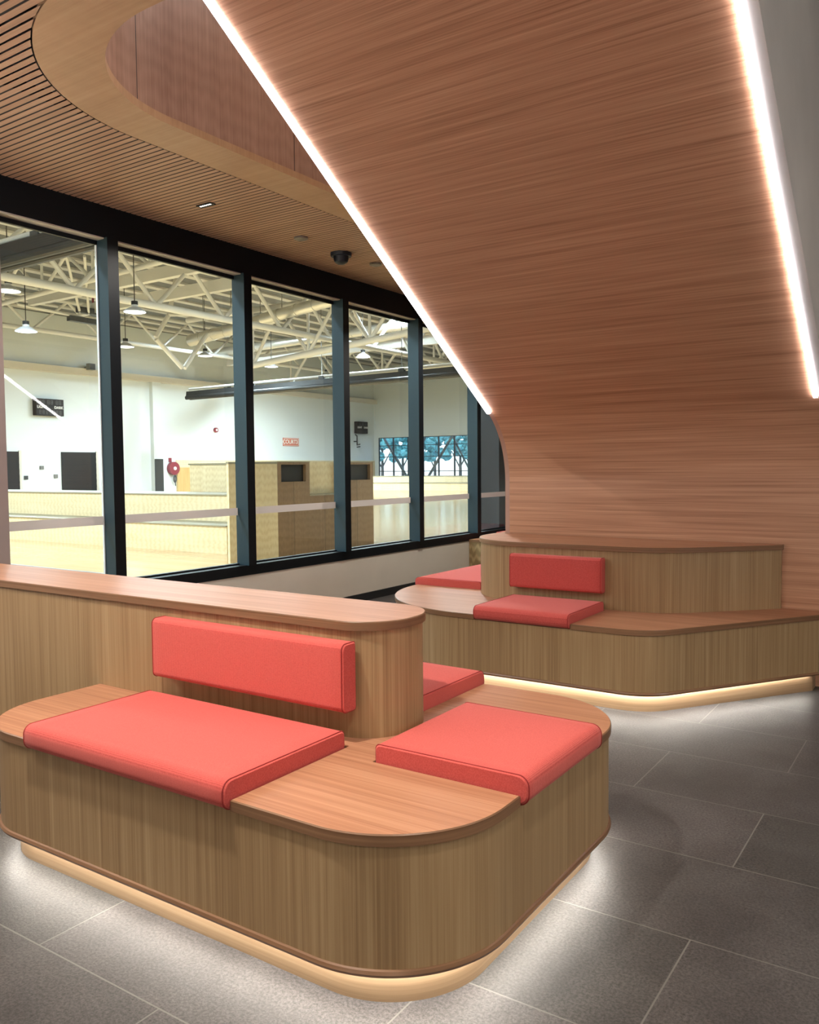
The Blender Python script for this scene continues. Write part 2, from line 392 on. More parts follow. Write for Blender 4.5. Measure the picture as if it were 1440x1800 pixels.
def text(name, body, size, loc, rot, mat, parent, align='CENTER'):
    cu = bpy.data.curves.new(name, 'FONT'); cu.body = body; cu.size = size; cu.extrude = .004; cu.offset = size * .025; cu.align_x = align; cu.align_y = 'CENTER'
    tmp = bpy.data.objects.new(name, cu); C.objects.link(tmp)
    dg = bpy.context.evaluated_depsgraph_get(); me = bpy.data.meshes.new_from_object(tmp.evaluated_get(dg))
    bpy.data.objects.remove(tmp); me.materials.clear(); me.materials.append(mat)
    o = bpy.data.objects.new(name, me); C.objects.link(o); o.location = loc; o.rotation_euler = rot; o.parent = parent; return o

# ------------------------------------------------------------------ SETTING: the lobby
XW = -4.955                                   # face of the window wall
CZ = 3.12                                     # ceiling height
GZ = 9.05                                     # gym roof height
struct(bx('floor', -5.0, 5.0, -4.0, 12.0, -.10, 0, STONE))
struct(bx('wall_left', -5.16, XW, -4.0, 12.0, .075, .43, WALLB))
struct(bx('baseboard_left', -5.16, XW + .016, -4.0, 12.0, 0, .075, MATTEBLACK))
struct(bx('wall_left_pier', -5.16, XW, -4.0, 2.925, .43, 2.90, JAMB))
struct(bx('wall_left_end', -5.16, XW, 10.27, 12.0, .43, 2.90, JAMB))
struct(bx('wall_right', 5.0, 5.15, -4.0, 12.0, 0, 6.0, OFFW))
struct(bx('wall_back', -5.16, 5.15, -4.15, -4.0, 0, 6.0, OFFW))
struct(bx('wall_front', -5.16, 5.15, 12.0, 12.15, 0, 6.0, OFFW))
# window wall: head, soffit, sill, five windows
t = struct(bx('trim_head', -5.16, XW, -4.0, 12.0, 2.905, CZ + .06, BLACK))
struct(bx('trim_head_soffit', -5.045, XW - .004, 2.93, 10.27, 2.895, 2.904, SOFFIT_LIT))
struct(bx('trim_sill', -5.16, XW + .004, 2.925, 10.27, .432, .515, BLACK))
edges = [2.925, 3.787, 5.090, 6.392, 7.697, 8.990, 10.27]
XG = -5.05
for i in range(6):
    y0 = edges[i]; y1 = edges[i + 1] - (.088 if i < 5 else 0.0)
    win = thing('window_%d' % (i + 1), None, None, (XG, (y0 + y1) / 2, .515), kind='structure')
    ox, oy, oz = win.location
    bx('glass_pane', -.003, .003, y0 - oy, y1 - oy, 0.0, 2.895 - oz, GLASS, win)
    bx('privacy_band', .004, .006, y0 - oy, y1 - oy, .929 - oz, .990 - oz, FILM, win)
    bx('reflection_strip', -.004, .012, y1 - oy - .030, y1 - oy - .022, 0, 2.895 - oz, GLASS_GLINT, win)  # thin strip shaped as the glass reflection left of the mullion
    bx('top_bead', -.012, .012, y0 - oy, y1 - oy, 2.865 - oz, 2.895 - oz, BLACK, win)
    bx('bottom_bead', -.012, .012, y0 - oy, y1 - oy, 0, .012, BLACK, win)
    if i < 5:
        ps = .03 * edges[i + 1] / 4.955; mb = MB(); ya, yb = y1 - oy - ps, edges[i + 1] - oy - ps
        mb.box(-.012, .125, ya, yb, -.002, 2.9045 - oz)
        m = mb.build('mullion', [BLACK, MULLION_SHEEN], win, smooth=False)
        for p in m.data.polygons:
            if p.normal.y < -.5: p.material_index = 1

# ceiling: slats along X, cut round the curved band; one mesh
VC = Vector((-2.72, 3.05)); RO, RI = 1.095, .805
PITCH_S, SW = .0433, .0305
def slat_end(yc):
    if yc >= VC.y: return VC.x - RO - .007
    if yc > VC.y - RO - .007: return VC.x - math.sqrt((RO + .007) ** 2 - (yc - VC.y) ** 2)
    return None
mb = MB(); y = -3.98
def slat(xa, xb0, xb1, y0, y1):
    q = [(xa, y0), (xb0, y0), (xb1, y1), (xa, y1)]
    mb.face([(a, b, CZ) for a, b in q[::-1]], [(b, a) for a, b in q[::-1]])
    for k in range(4):
        a, b = q[k], q[(k + 1) % 4]; mb.face([(a[0], a[1], CZ), (b[0], b[1], CZ), (b[0], b[1], CZ + .002), (a[0], a[1], CZ + .002)], [(a[1], a[0]), (b[1], b[0]), (b[1], b[0]), (a[1], a[0])])
while y < 11.95:
    e0, e1 = slat_end(y), slat_end(y + SW)
    if e0 is None and e1 is None: slat(XW, 5.0, 5.0, y, y + SW)
    elif e0 is None or e1 is None: slat(XW, VC.x - .15, VC.x - .15, y, y + SW - (.02 if e1 is not None else 0))
    else:
        slat(XW, e0, e1, y, y + SW)
    if e1 is not None: slat(1.2, 5.0, 5.0, y, y + SW)
    y += PITCH_S
struct(mb.build('ceiling', SLAT, None, smooth=False))
mb = MB()
mb.box(-5.16, VC.x - RO + .01, -4, 12, CZ + .0022, CZ + .06); mb.box(VC.x - RO + .01, 5.0, -4, VC.y - RO + .01, CZ + .0022, CZ + .06); mb.box(1.2, 5.0, VC.y - RO, 12, CZ + .0022, CZ + .06)
struct(mb.build('ceiling_backing', MATTEBLACK, None, smooth=False))
inner = fillet([(VC.x - RI, 12.0), (VC.x - RI, VC.y - RI), (1.2, VC.y - RI)], [0, RI, 0], closed=False, seg=40)
outer = fillet([(VC.x - RO, 12.0), (VC.x - RO, VC.y - RO), (1.2, VC.y - RO)], [0, RO, 0], closed=False, seg=40)
mb = MB(); n = len(inner); u = 0
for i in range(n - 1):
    a, b, c_, d = inner[i], inner[i + 1], outer[i + 1], outer[i]; l = (b - a).length
    mb.face([(a.x, a.y, CZ), (b.x, b.y, CZ), (c_.x, c_.y, CZ), (d.x, d.y, CZ)], [(p.y, p.x) for p in (a, b, c_, d)])
    mb.face([(d.x, d.y, CZ + .04), (c_.x, c_.y, CZ + .04), (b.x, b.y, CZ + .04), (a.x, a.y, CZ + .04)])
    mb.face([(d.x, d.y, CZ + .04), (d.x, d.y, CZ), (c_.x, c_.y, CZ), (c_.x, c_.y, CZ + .04)])
    mb.face([(a.x, a.y, CZ), (a.x, a.y, CZ + .04), (b.x, b.y, CZ + .04), (b.x, b.y, CZ)])
struct(mb.build('trim_ceiling_band', BAND, None), 'broad curved timber band edging the ceiling opening', 'ceiling trim')
vin = fillet([(VC.x - RI - .012, 12.0), (VC.x - RI - .012, VC.y - RI - .012), (1.2, VC.y - RI - .012)], [0, RI, 0], closed=False, seg=40)
mb = MB(); u = 0
vv = vin[::-1]; arc = [0]
for a, b in zip(vin, vin[1:]): arc.append(arc[-1] + (b - a).length)
y_at = lambda s: 12.0 - s                     # along the straight run, u equals 12 - Y
for i in range(len(vin) - 1):
    a, b = vin[i], vin[i + 1]; u0, u1 = 12.0 - arc[i] - 2.813 + 1.215 * 6, 12.0 - arc[i + 1] - 2.813 + 1.215 * 6
    mb.face([(a.x, a.y, CZ + .045), (b.x, b.y, CZ + .045), (b.x, b.y, 6.0), (a.x, a.y, 6.0)], [(u0, 0), (u1, 0), (u1, 3), (u0, 3)])
vo = inset(vin, -.06, False)
for i in range(len(vin) - 1):
    a, b = vo[i], vo[i + 1]; mb.face([(b.x, b.y, CZ + .045), (a.x, a.y, CZ + .045), (a.x, a.y, 6.0), (b.x, b.y, 6.0)])
struct(mb.build('wall_void', VOIDW, None), 'vertical timber panelling rising inside the ceiling opening', 'wall')
struct(bx('ceiling_upper', -5.16, 5.15, -4.15, 12.15, 6.0, 6.1, OFFW))
struct(bx('wall_left_upper', -5.16, -5.0, -4.0, 12.0, CZ + .06, 6.0, WHITE))

# ------------------------------------------------------------------ STAIRCASE with curved veneered underside
XL, XR, YWALL = -2.733, -.69, 5.38
RB = .576; TH = R(57)
prof = [(YWALL, 0.0), (YWALL, .6), (YWALL, 1.203)]
NA = 28
for k in range(1, NA + 1):
    th = TH * k / NA; prof.append((YWALL - RB + RB * math.cos(th), 1.203 + RB * math.sin(th)))
YT, ZT = prof[-1]; SL = math.tan(R(33))
for k in range(1, 13):
    yy = YT - k * .285; prof.append((yy, ZT + (YT - yy) * SL))
stair = thing('staircase', 'big staircase whose curved timber-veneered underside sweeps down to a wall behind the benches', 'staircase', (-1.71, YWALL, 0))
sx, sy = -1.71, YWALL
pl = [0.0]
for a, b in zip(prof, prof[1:]): pl.append(pl[-1] + math.hypot(b[0] - a[0], b[1] - a[1]))
mb = MB()
back = []
for i, (yy, zz) in enumerate(prof):
    a = prof[max(0, i - 1)]; b = prof[min(len(prof) - 1, i + 1)]; t = Vector((b[0] - a[0], b[1] - a[1])).normalized()
    nrm = Vector((t.y, -t.x)); back.append((yy + abs(nrm.x) * .22, zz + abs(nrm.y) * .22))
for i in range(len(prof) - 1):
    (y0, z0), (y1, z1) = prof[i], prof[i + 1]
    mb.face([(XL - sx, y0 - sy, z0), (XR - sx, y0 - sy, z0), (XR - sx, y1 - sy, z1), (XL - sx, y1 - sy, z1)],
            [(pl[i], XL), (pl[i], XR), (pl[i + 1], XR), (pl[i + 1], XL)])
    (y2, z2), (y3, z3) = back[i], back[i + 1]
    mb.face([(XR - sx, y2 - sy, z2), (XL - sx, y2 - sy, z2), (XL - sx, y3 - sy, z3), (XR - sx, y3 - sy, z3)])
    for xx in (XL, XR): mb.face([(xx - sx, y0 - sy, z0), (xx - sx, y1 - sy, z1), (xx - sx, y3 - sy, z3), (xx - sx, y2 - sy, z2)])
mb.build('veneered_underside', SOFFIT, stair)
EDGEM = plain('edge_trim_pinkbrown', (.42, .27, .215), .5)
for nm, xa, xb in (('edge_trim', XL - .034, XL),):
    mb = MB(); fr = [(y_ - .004 if i < 3 else y_, z_) for i, (y_, z_) in enumerate(prof)]
    for i in range(len(prof) - 1):
        (y0, z0), (y1, z1) = prof[i], prof[i + 1]; (y2, z2), (y3, z3) = back[i], back[i + 1]
        mb.face([(xa - sx, y0 - sy, z0), (xb - sx, y0 - sy, z0), (xb - sx, y1 - sy, z1), (xa - sx, y1 - sy, z1)])
        mb.face([(xa - sx, y1 - sy, z1), (xa - sx, y3 - sy, z3), (xa - sx, y2 - sy, z2), (xa - sx, y0 - sy, z0)])
        mb.face([(xb - sx, y0 - sy, z0), (xb - sx, y2 - sy, z2), (xb - sx, y3 - sy, z3), (xb - sx, y1 - sy, z1)])
        mb.face([(xa - sx, y2 - sy, z2), (xa - sx, y3 - sy, z3), (xb - sx, y3 - sy, z3), (xb - sx, y2 - sy, z2)])
    mb.build(nm, EDGEM, stair)
nx, nz = -math.sin(R(33)), -math.cos(R(33))    # outward normal of the sloping underside in (Y, Z)
def led(xa, xb, ya, yb, drop):
    mb = MB(); P = lambda yy, d: (yy + nx * d - sy, ZT + (YT - yy) * SL + nz * d)
    q = [P(ya, .0), P(yb, .0), P(yb, drop), P(ya, drop)]
    for xx in (xa, xb): mb.face([(xx - sx, a, b) for a, b in q])
    for i in range(4):
        a, b = q[i], q[(i + 1) % 4]; mb.face([(xa - sx, *a), (xb - sx, *a), (xb - sx, *b), (xa - sx, *b)])
    return mb.build('light_strip', LED1, stair, smooth=False)
led(XL - .032, XL - .006, YT - .005, 1.75, .016)['label'] = 'left glowing white light strip up the edge of the slope'
led(XR - .031, XR - .007, YT - .005, 1.75, .016)['label'] = 'right glowing white light strip beside the grey panel'
mb = MB(); ya, yb = YT + .03, 1.75
q = [(ya, ZT - .03), (yb, ZT + (YT - yb) * SL - .006), (yb, ZT + (YT - yb) * SL + 2.0), (ya, ZT + 2.0)]
for xx in (XR, XR + .045): mb.face([(xx - sx, a - sy, b) for a, b in q])
for i in range(4):
    a, b = q[i], q[(i + 1) % 4]; mb.face([(XR - sx, a[0] - sy, a[1]), (XR + .045 - sx, a[0] - sy, a[1]), (XR + .045 - sx, b[0] - sy, b[1]), (XR - sx, b[0] - sy, b[1])])
mb.build('side_panel', GREYP, stair, smooth=False)['label'] = 'grey satin balustrade panel on the stair edge'

# ------------------------------------------------------------------ CUSHIONS
def cushion(name, L_, W, H, label, loc, rz, group, crown=.006, rf=.03, rb=.014):
    """extruded rounded profile along local X, front at -Y, with a sewn end panel and seams"""
    t = thing(name, label, 'cushion', loc, rz, group)
    pr = fillet([(-W / 2, 0), (W / 2, 0), (W / 2, H), (-W / 2, H)], [min(rf, H * .4, W * .4), min(rb, W * .3), min(rb, W * .3), min(rf, H * .42, W * .42)], seg=7)
    dens = []
    for a, b in zip(pr, pr[1:] + pr[:1]):
        m = max(1, int((b - a).length / .05)); dens += [a + (b - a) * (k / m) for k in range(m)]
    pr = dens; n = len(pr); cen = Vector((0, H / 2))
    xs = [(-L_ / 2, .955), (-L_ / 2 + .003, .985), (-L_ / 2 + .007, 1.0)] + [(-L_ / 2 + .007 + (L_ - .014) * k / 16, 1.0) for k in range(1, 16)] + [(L_ / 2 - .007, 1.0), (L_ / 2 - .003, .985), (L_ / 2, .955)]
    mb = MB(); rings = []
    for x, s in xs:
        f = max(0, 1 - (2 * x / L_) ** 4)
        ring = []
        for p in pr:
            d = p - cen; q = cen + Vector((d.x - math.copysign(min(abs(d.x), (1 - s) * .1), d.x), d.y - math.copysign(min(abs(d.y), (1 - s) * .1), d.y)))
            zc = 0
            if p.y > H * .8: zc = crown * f * max(0, 1 - (2 * p.x / W) ** 4)
            ring.append((x, q.x, q.y + zc))
        rings.append(ring)
    for A, B in zip(rings, rings[1:]):
        for k in range(n): j = (k + 1) % n; mb.face([A[k], A[j], B[j], B[k]])
    mb.face(rings[0][::-1]); mb.face(rings[-1])
    mb.build('cover', FABRIC, t)
    for x in (-L_ / 2 + .0055, L_ / 2 - .0055):
        sm = MB(); pts = [Vector((x, p.x, p.y)) for p in pr]
        for k in range(n): sm.tube(pts[k], pts[(k + 1) % n], .0019, seg=6, caps=False)
        sm.build('seam', SEAM, t)
    return t
def seat_cushion(label, x0, x1, y0, y1, z, face, group='coral seat cushions'):
    w_, d_ = x1 - x0, y1 - y0
    if face in ('front', 'rear'): L_, W_ = w_, d_
    else: L_, W_ = d_, w_
    rz = {'front': 0, 'right': R(90), 'rear': R(180), 'left': R(-90)}[face]
    return cushion('seat_cushion', L_, W_, .080, label, ((x0 + x1) / 2, (y0 + y1) / 2, z), rz, group)
def back_cushion(label, x0, x1, y0, y1, z0, z1, face, group='coral back cushions'):
    w_, d_ = x1 - x0, y1 - y0
    if face in ('front', 'rear'): L_, W_ = w_, d_
    else: L_, W_ = d_, w_
    rz = {'front': 0, 'right': R(90), 'rear': R(180), 'left': R(-90)}[face]
    return cushion('back_cushion', L_, W_, z1 - z0, label, ((x0 + x1) / 2, (y0 + y1) / 2, z0), rz, group, crown=0, rf=.02, rb=.008)

# ------------------------------------------------------------------ FRONT BENCH
fb = thing('bench', 'large rounded timber island bench in the foreground with a central backrest and floor glow', 'bench', (-1.93, 2.2, 0))
def loc(pts, o): return [Vector((p.x - o.location.x, p.y - o.location.y)) for p in pts]
out = fillet([(-2.895, 1.515), (-.962, 1.515), (-.962, 2.883), (-2.895, 2.883)], [.30, .34, .34, .30], seg=26)
prism('skirt', loc(out, fb), .105, .420, SKIRT, fb)
bead('bottom_bead', loc(out, fb), .108, .011, EDGE_DARK, fb)
prism('plinth', loc(inset(out, .058), fb), 0, .104, PLINTH, fb, horiz=True)
ring_strip('light_strip', loc(out, fb), .026, .050, .0955, .1035, LED2, fb)['label'] = 'white light strip under the skirt'
# top in pieces: left end, long front right with the curved corner, rear right corner, middle strip
def arc_corner(cx, cy, r, a0, a1, seg=26): return [Vector((cx + r * math.cos(R(a0 + (a1 - a0) * k / seg)), cy + r * math.sin(R(a0 + (a1 - a0) * k / seg)))) for k in range(seg + 1)]
OV = .006
X0, X1, Y0, Y1 = -2.895 - OV, -.962 + OV, 1.515 - OV, 2.883 + OV
C1X0, C1X1, C1Y1 = -2.492, -1.580, 2.000     # front cushion notch
C2X0, C2Y0, C2Y1 = -1.432, 1.940, 2.475      # right cushion notch
C3X0, C3X1, C3Y0 = -2.492, -1.585, 2.430     # rear cushion notch
V2 = lambda x, y: Vector((x, y))
top = []
top += arc_corner(X0 + .30, Y0 + .30, .30, 180, 270)
top += [V2(C1X0, Y0), V2(C1X0, C1Y1), V2(C1X1, C1Y1), V2(C1X1, Y0)]
top += arc_corner(X1 - .34, Y0 + .34, .34, 270, 360)
top += [V2(X1, C2Y0), V2(C2X0, C2Y0), V2(C2X0, C2Y1), V2(X1, C2Y1)]
top += arc_corner(X1 - .34, Y1 - .34, .34, 0, 90)
top += [V2(C3X1, Y1), V2(C3X1, C3Y0), V2(C3X0, C3Y0), V2(C3X0, Y1)]
top += arc_corner(X0 + .30, Y1 - .30, .30, 90, 180)
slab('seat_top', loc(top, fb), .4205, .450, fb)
def stadium(x0, x1, y0, y1, r): return fillet([(x0, y0), (x1, y0), (x1, y1), (x0, y1)], [0, r, r, 0], seg=26)
BYF, BYB, BXE = 2.072, 2.432, -1.500
brd = [p for p in stadium(-4.93, BXE, BYF, BYB, .165)]
prism('backrest', loc(brd, fb), 0.001, .797, SKIRT, fb)
slab('backrest_cap', loc(inset(brd, -.010), fb), .797, .826, fb)
def dropped(c): return c
seat_cushion('long coral seat cushion on the front left side of the foreground bench', C1X0 + .003, C1X1 - .003, 1.490, C1Y1 - .003, .4215, 'front')
seat_cushion('square coral seat cushion on the right end of the foreground bench', C2X0 + .003, -.935, C2Y0 + .003, C2Y1 - .003, .4215, 'right')
seat_cushion('coral seat cushion half hidden behind the backrest of the foreground bench', C3X0 + .003, C3X1 - .003, C3Y0 + .003, 2.905, .4215, 'rear')
back_cushion('long coral back cushion on the front of the foreground backrest', -2.490, -1.593, 2.003, BYF - .001, .548, .765, 'front')
back_cushion('coral back cushion on the hidden rear side of the foreground backrest', -2.490, -1.640, BYB + .001, BYB + .066, .548, .765, 'rear')

# ------------------------------------------------------------------ FAR BENCH
fa = thing('bench', 'angled timber island bench against the veneered wall, with a tall stepped backrest and glow beneath', 'bench', (-2.0, 4.9, 0))
FY = 4.25
dirv = Vector((.536, .790)).normalized()
pe = Vector((-.692, 5.245)); pk = pe - dirv * ((pe.y - FY) / dirv.y)
far_pts = [(-3.36, FY), (pk.x, FY), (pe.x, pe.y), (pe.x, YWALL - .004), (XL - .04, YWALL - .004), (XL - .04, 6.6), (-3.36, 6.6)]
far = fillet(far_pts, [.86, .30, 0, 0, 0, 0, .3], seg=30)
prism('skirt', loc(far, fa), .105, .420, SKIRT, fa)
fr_open = fillet([(-3.36, 6.3)] + far_pts[:3], [0, .86, .30, 0], closed=False, seg=30)
bead('bottom_bead', loc(fr_open, fa), .108, .011, EDGE_DARK, fa, closed=False)
pl_pts = [Vector(p) for p in far_pts]
plo = fillet([(-3.302, FY + .058), (pk.x - .03, FY + .058), (-.722, 5.262), (-.722, YWALL - .006), (XL - .05, YWALL - .006), (XL - .05, 6.5), (-3.302, 6.5)], [.80, .28, 0, 0, 0, 0, .2], seg=30)
prism('plinth', loc(plo, fa), 0, .104, PLINTH, fa, horiz=True)
fr_led = fillet([(-3.36, 6.3)] + far_pts[:2] + [(pe.x - .03 * dirv.x, pe.y - .03 * dirv.y)], [0, .86, .30, 0], closed=False, seg=30)
ring_strip('light_strip', loc(fr_led, fa), .026, .050, .0955, .1035, LED2, fa, closed=False)['label'] = 'white light strip under the skirt'
D1X0, D1X1, D1Y1 = -2.392, -1.790, 4.765
D2X1, D2Y0, D2Y1 = -2.832, 5.13, 6.10
ft = fillet([(-3.366, FY - OV), (D1X0, FY - OV)], [0, 0], closed=False)
g = fillet([(-3.366, 6.6), (-3.366, FY - OV), (D1X0, FY - OV)], [0, .86, 0], closed=False, seg=30)[1:]
g += [V2(D1X0, D1Y1), V2(D1X1, D1Y1), V2(D1X1, FY - OV)]
pk2 = pk + Vector((.003, -OV)); pe2 = pe + Vector((OV, -.004))
g += fillet([(D1X1, FY - OV), tuple(pk2), tuple(pe2)], [0, .30, 0], closed=False, seg=20)[1:]
g += [V2(pe2.x, YWALL - .004), V2(XL - .04, YWALL - .004), V2(XL - .04, 6.6), V2(-3.366, 6.6), V2(-3.366, D2Y1), V2(D2X1, D2Y1), V2(D2X1, D2Y0), V2(-3.366, D2Y0)]
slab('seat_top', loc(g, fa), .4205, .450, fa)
bxp = fillet([(-2.832, 4.79), (-1.47, 4.79), (-.915, 5.345), (-.915, YWALL - .004), (XL - .04, YWALL - .004), (XL - .04, 6.35), (-2.832, 6.35)], [.46, .50, 0, 0, 0, 0, 0], seg=26)
prism('backrest', loc(bxp, fa), .4205, .804, SKIRT, fa)
bxt = fillet([(-2.842, 4.78), (-1.466, 4.78), (-.905, 5.341), (-.905, YWALL - .004), (XL - .04, YWALL - .004), (XL - .04, 6.36), (-2.842, 6.36)], [.47, .50, 0, 0, 0, 0, 0], seg=26)
slab('backrest_cap', loc(bxt, fa), .804, .833, fa)
seat_cushion('coral seat cushion on the front of the far bench below its backrest', D1X0 + .003, D1X1 - .003, 4.225, D1Y1 - .003, .4215, 'front')
back_cushion('coral back cushion on the front of the far stepped backrest', -2.405, -1.795, 4.722, 4.789, .552, .762, 'front')
seat_cushion('coral seat cushion on the rounded left end of the far bench', -3.39, D2X1 - .003, D2Y0 + .003, D2Y1 - .003, .4215, 'left')
back_cushion('coral back cushion seen edge-on at the left side of the far backrest', -2.872, -2.833, 5.20, 6.05, .52, .70, 'left')

# bench along the windows behind
wb = thing('bench', 'small timber bench with diagonal grain against the window sill behind the far bench', 'bench', (-4.6, 9.4, 0))
mb = MB(); mb.box(-.34, .5, -.74, 1.2, 0, .422)
SKD = wood('diagonal_veneer', (.20, .135, .06), (.30, .215, .105), (.40, .30, .16), fine=70, broad=9, leaf=.3, leafvar=.3, contrast=.5, rough=.45, cath=.3)
mb.build('carcass', SKD, wb, smooth=False)
slab('seat_top', [V2(-.34, -.745), V2(.505, -.745), V2(.505, 1.2), V2(-.34, 1.2)], .422, .450, wb, mats=[TOP, EDGE_DARK])
cushion('seat_cushion', 1.3, .62, .070, 'coral seat cushion on the small window bench behind the far bench', (-4.46, 9.68, .4505), R(90), 'coral seat cushions')

# ------------------------------------------------------------------ CEILING FITTINGS of the lobby
def linear_downlight(x, y, label, watts):
    dl = thing('ceiling_downlight', label, 'downlight', (x, y, CZ), group='linear downlights in the slatted ceiling')
    bx('housing', -.068, .068, -.026, .026, -.006, .0, BLACK, dl)
    for k in range(5):
        mb = MB(); mb.lathe([(.0, -.0005), (.0085, 0.0)], (-.045 + .0225 * k, -.004, -.0072), 12); mb.build('cell', CELLE, dl)
    ld = bpy.data.lights.new('downlight_lamp', 'SPOT'); ld.energy = watts; ld.spot_size = R(140); ld.spot_blend = .5; ld.shadow_soft_size = .04; ld.color = (1, .93, .84)
    lo = bpy.data.objects.new('downlight_lamp', ld); C.objects.link(lo); lo.parent = dl; lo.location = (0, 0, -.02)
linear_downlight(-4.375, 4.068, 'narrow black linear downlight with five lit cells in the slatted ceiling', 150)
linear_downlight(-4.25, 7.4, 'unseen linear downlight added behind the stair to light the sill wall', 300)  # added out of view to brighten the beige wall under the windows
for x, y, lb in ((-4.385, 5.06, 'small bronze-grey disc set in the slatted ceiling beyond the linear downlight'), (-4.405, 6.08, 'small bronze-grey disc in the slatted ceiling close to the glowing strip')):
    mb = MB(); mb.lathe([(0, 0), (.045, 0), (.055, .004), (.055, .018)], (0, 0, -.018), 24)
    o = mb.build('ceiling_sensor', BRONZE); o.location = (x, y, CZ - .0002); tag(o, lb, 'sensor')
cm = thing('ceiling_camera', 'dark navy dome camera under the slatted ceiling between two small discs', 'camera', (-4.43, 5.62, CZ))
mb = MB(); mb.lathe([(0, -.03), (.085, -.03), (.09, -.02), (.09, 0)], (0, 0, 0), 24); mb.build('base', NAVY, cm)
mb = MB(); mb.lathe([(0, -.095), (.03, -.092), (.055, -.075), (.064, -.05), (.066, -.03)], (0, 0, 0), 24); mb.build('dome', NAVY, cm)

def downlight(x, y, z, watts, label, spot=R(130), col=(1, .90, .78), blend=.6, size=.05):
    t = thing('ceiling_downlight', label, 'downlight', (x, y, z), group='round lobby downlights')
    mb = MB(); mb.lathe([(.05, -.004), (.062, -.004), (.066, 0)], (0, 0, 0), 24); mb.build('rim', BLACK, t)
    mb = MB(); mb.lathe([(0, 0), (.05, -.001)], (0, 0, -.002), 24); mb.build('lens', CELLE, t)
    ld = bpy.data.lights.new('downlight_lamp', 'SPOT'); ld.energy = watts; ld.spot_size = spot; ld.spot_blend = blend; ld.shadow_soft_size = size; ld.color = col
    lo = bpy.data.objects.new('downlight_lamp', ld); C.objects.link(lo); lo.parent = t; lo.location = (0, 0, -.02)
for x, y, z, f, lb in ((-1.95, 1.05, CZ, 10.0, 'round downlight over the foreground bench'), (-.3, 1.2, CZ, 4.0, 'unseen fill downlight added over the aisle beside the foreground bench'),
                    (-3.6, .6, CZ, 3.0, 'unseen fill downlight added near the windows'), (1.6, .2, CZ, 4.0, 'unseen fill downlight added right of the camera'),
                    (1.9, 3.0, CZ, 4.0, 'unseen fill downlight added right of the stair'), (-1.2, -1.6, CZ, 4.0, 'unseen fill downlight added behind the camera'),
                    (2.5, -2.0, CZ, 4.0, 'unseen fill downlight added in the rear corner')):
    downlight(x, y, z, DOWN_W * f, lb)  # first one follows the cushion shadow; the others are added ambient fill

def globe(x, y, z, watts, label, r=.22):  # invented fill lamp out of view, brightening stair underside, panelling and ceiling
    t = thing('fill_lamp', label, 'lamp', (x, y, z), group='unseen fill lamps added to the lobby')
    mb = MB(); mb.lathe([(.0, .30), (.05, .30), (.06, .24), (.06, r - .01)], (0, 0, 0), 16); mb.build('cap', BLACK, t)
    mb = MB(); mb.tube((0, 0, .3), (0, 0, (CZ if y < 2 else 6.0) - z), .006, seg=6); mb.build('cable', BLACK, t)
    ld = bpy.data.lights.new('fill_light', 'POINT'); ld.energy = watts; ld.shadow_soft_size = r; ld.color = FILL_COL
    lo = bpy.data.objects.new('fill_light', ld); C.objects.link(lo); lo.parent = t
for x, y, z, f, lb in ((-1.2, -3.4, 1.7, .19, 'unseen fill lamp added behind the camera on the left'), (2.2, -3.2, 1.7, .27, 'unseen fill lamp added behind the camera on the right'),
                       (2.2, 3.4, 1.9, .45, 'unseen fill lamp added right of the stair'), (-4.3, .9, 2.0, .42, 'unseen fill lamp added beside the wall pier left of the windows')):
    globe(x, y, z, FILL_W * f, lb)
globe(-3.12, 4.2, 5.0, FILL_W * .45, 'unseen fill lamp added high inside the ceiling opening to brighten the panelling')

# ------------------------------------------------------------------ THE GYM beyond the glass
GX = -38.0; GY = 52.0
mb = MB(); mb.box(GX, -5.16, -10, GY, -.1, 0.0, grain='x'); struct(mb.build('floor_court', COURT, None, smooth=False))
struct(bx('wall_far', GX - .2, GX, -10, GY, 0, GZ + .02, WHITE))
struct(bx('wall_gym_south', GX, -5.16, -10.2, -10, 0, GZ + .02, WHITE))
struct(bx('wall_gym_near', -5.16, -5.0, 12.15, GY, 0, GZ, WHITE))
struct(bx('wall_gym_near_upper', -5.36, -5.17, -10, 12.15, 3.2, GZ, WHITE))
struct(bx('wall_gym_near_south', -5.36, -5.17, -10, -4.2, 0, 3.2, WHITE))
mb = MB(); mb.box(GX, -5.0, GY, GY + .2, 0, .62); mb.box(GX, -5.0, GY, GY + .2, 3.62, GZ + .02); mb.box(GX, -37.6, GY, GY + .2, .62, 3.62)
struct(mb.build('wall_end', WHITE, None, smooth=False))
# roof: deck with deep ribs running along Y, in one mesh, purlins paler
mb = MB(); mb.box(GX, -5.0, -10, GY, GZ + .02, GZ + .12)
struct(mb.build('ceiling_gym', DECK, None, smooth=False))
for k in range(24):
    x = GX + .9 + k * 1.38
    o = bx('roof_purlin', x - .19, x + .19, -10, GY, GZ - .06, GZ + .02, PURL); tag(o, 'cream steel purlin running along under the grey gym roof', 'purlin', 'purlins under the gym roof')
# ledge beam round the far wall, column with dark padding
struct(bx('trim_wall_beam', GX, GX + .35, -10, GY - .01, 6.20, 6.52, OFFW))
col = thing('column', 'white wall column with a dark padded foot beside the red hose reel', 'column', (GX + .28, 31.15, 0))
bx('shaft', -.28, .0, -.3, .3, 0, 6.2, WHITE, col); bx('padding', .0, .06, -.28, .28, .02, 1.93, DARKGREY, col)
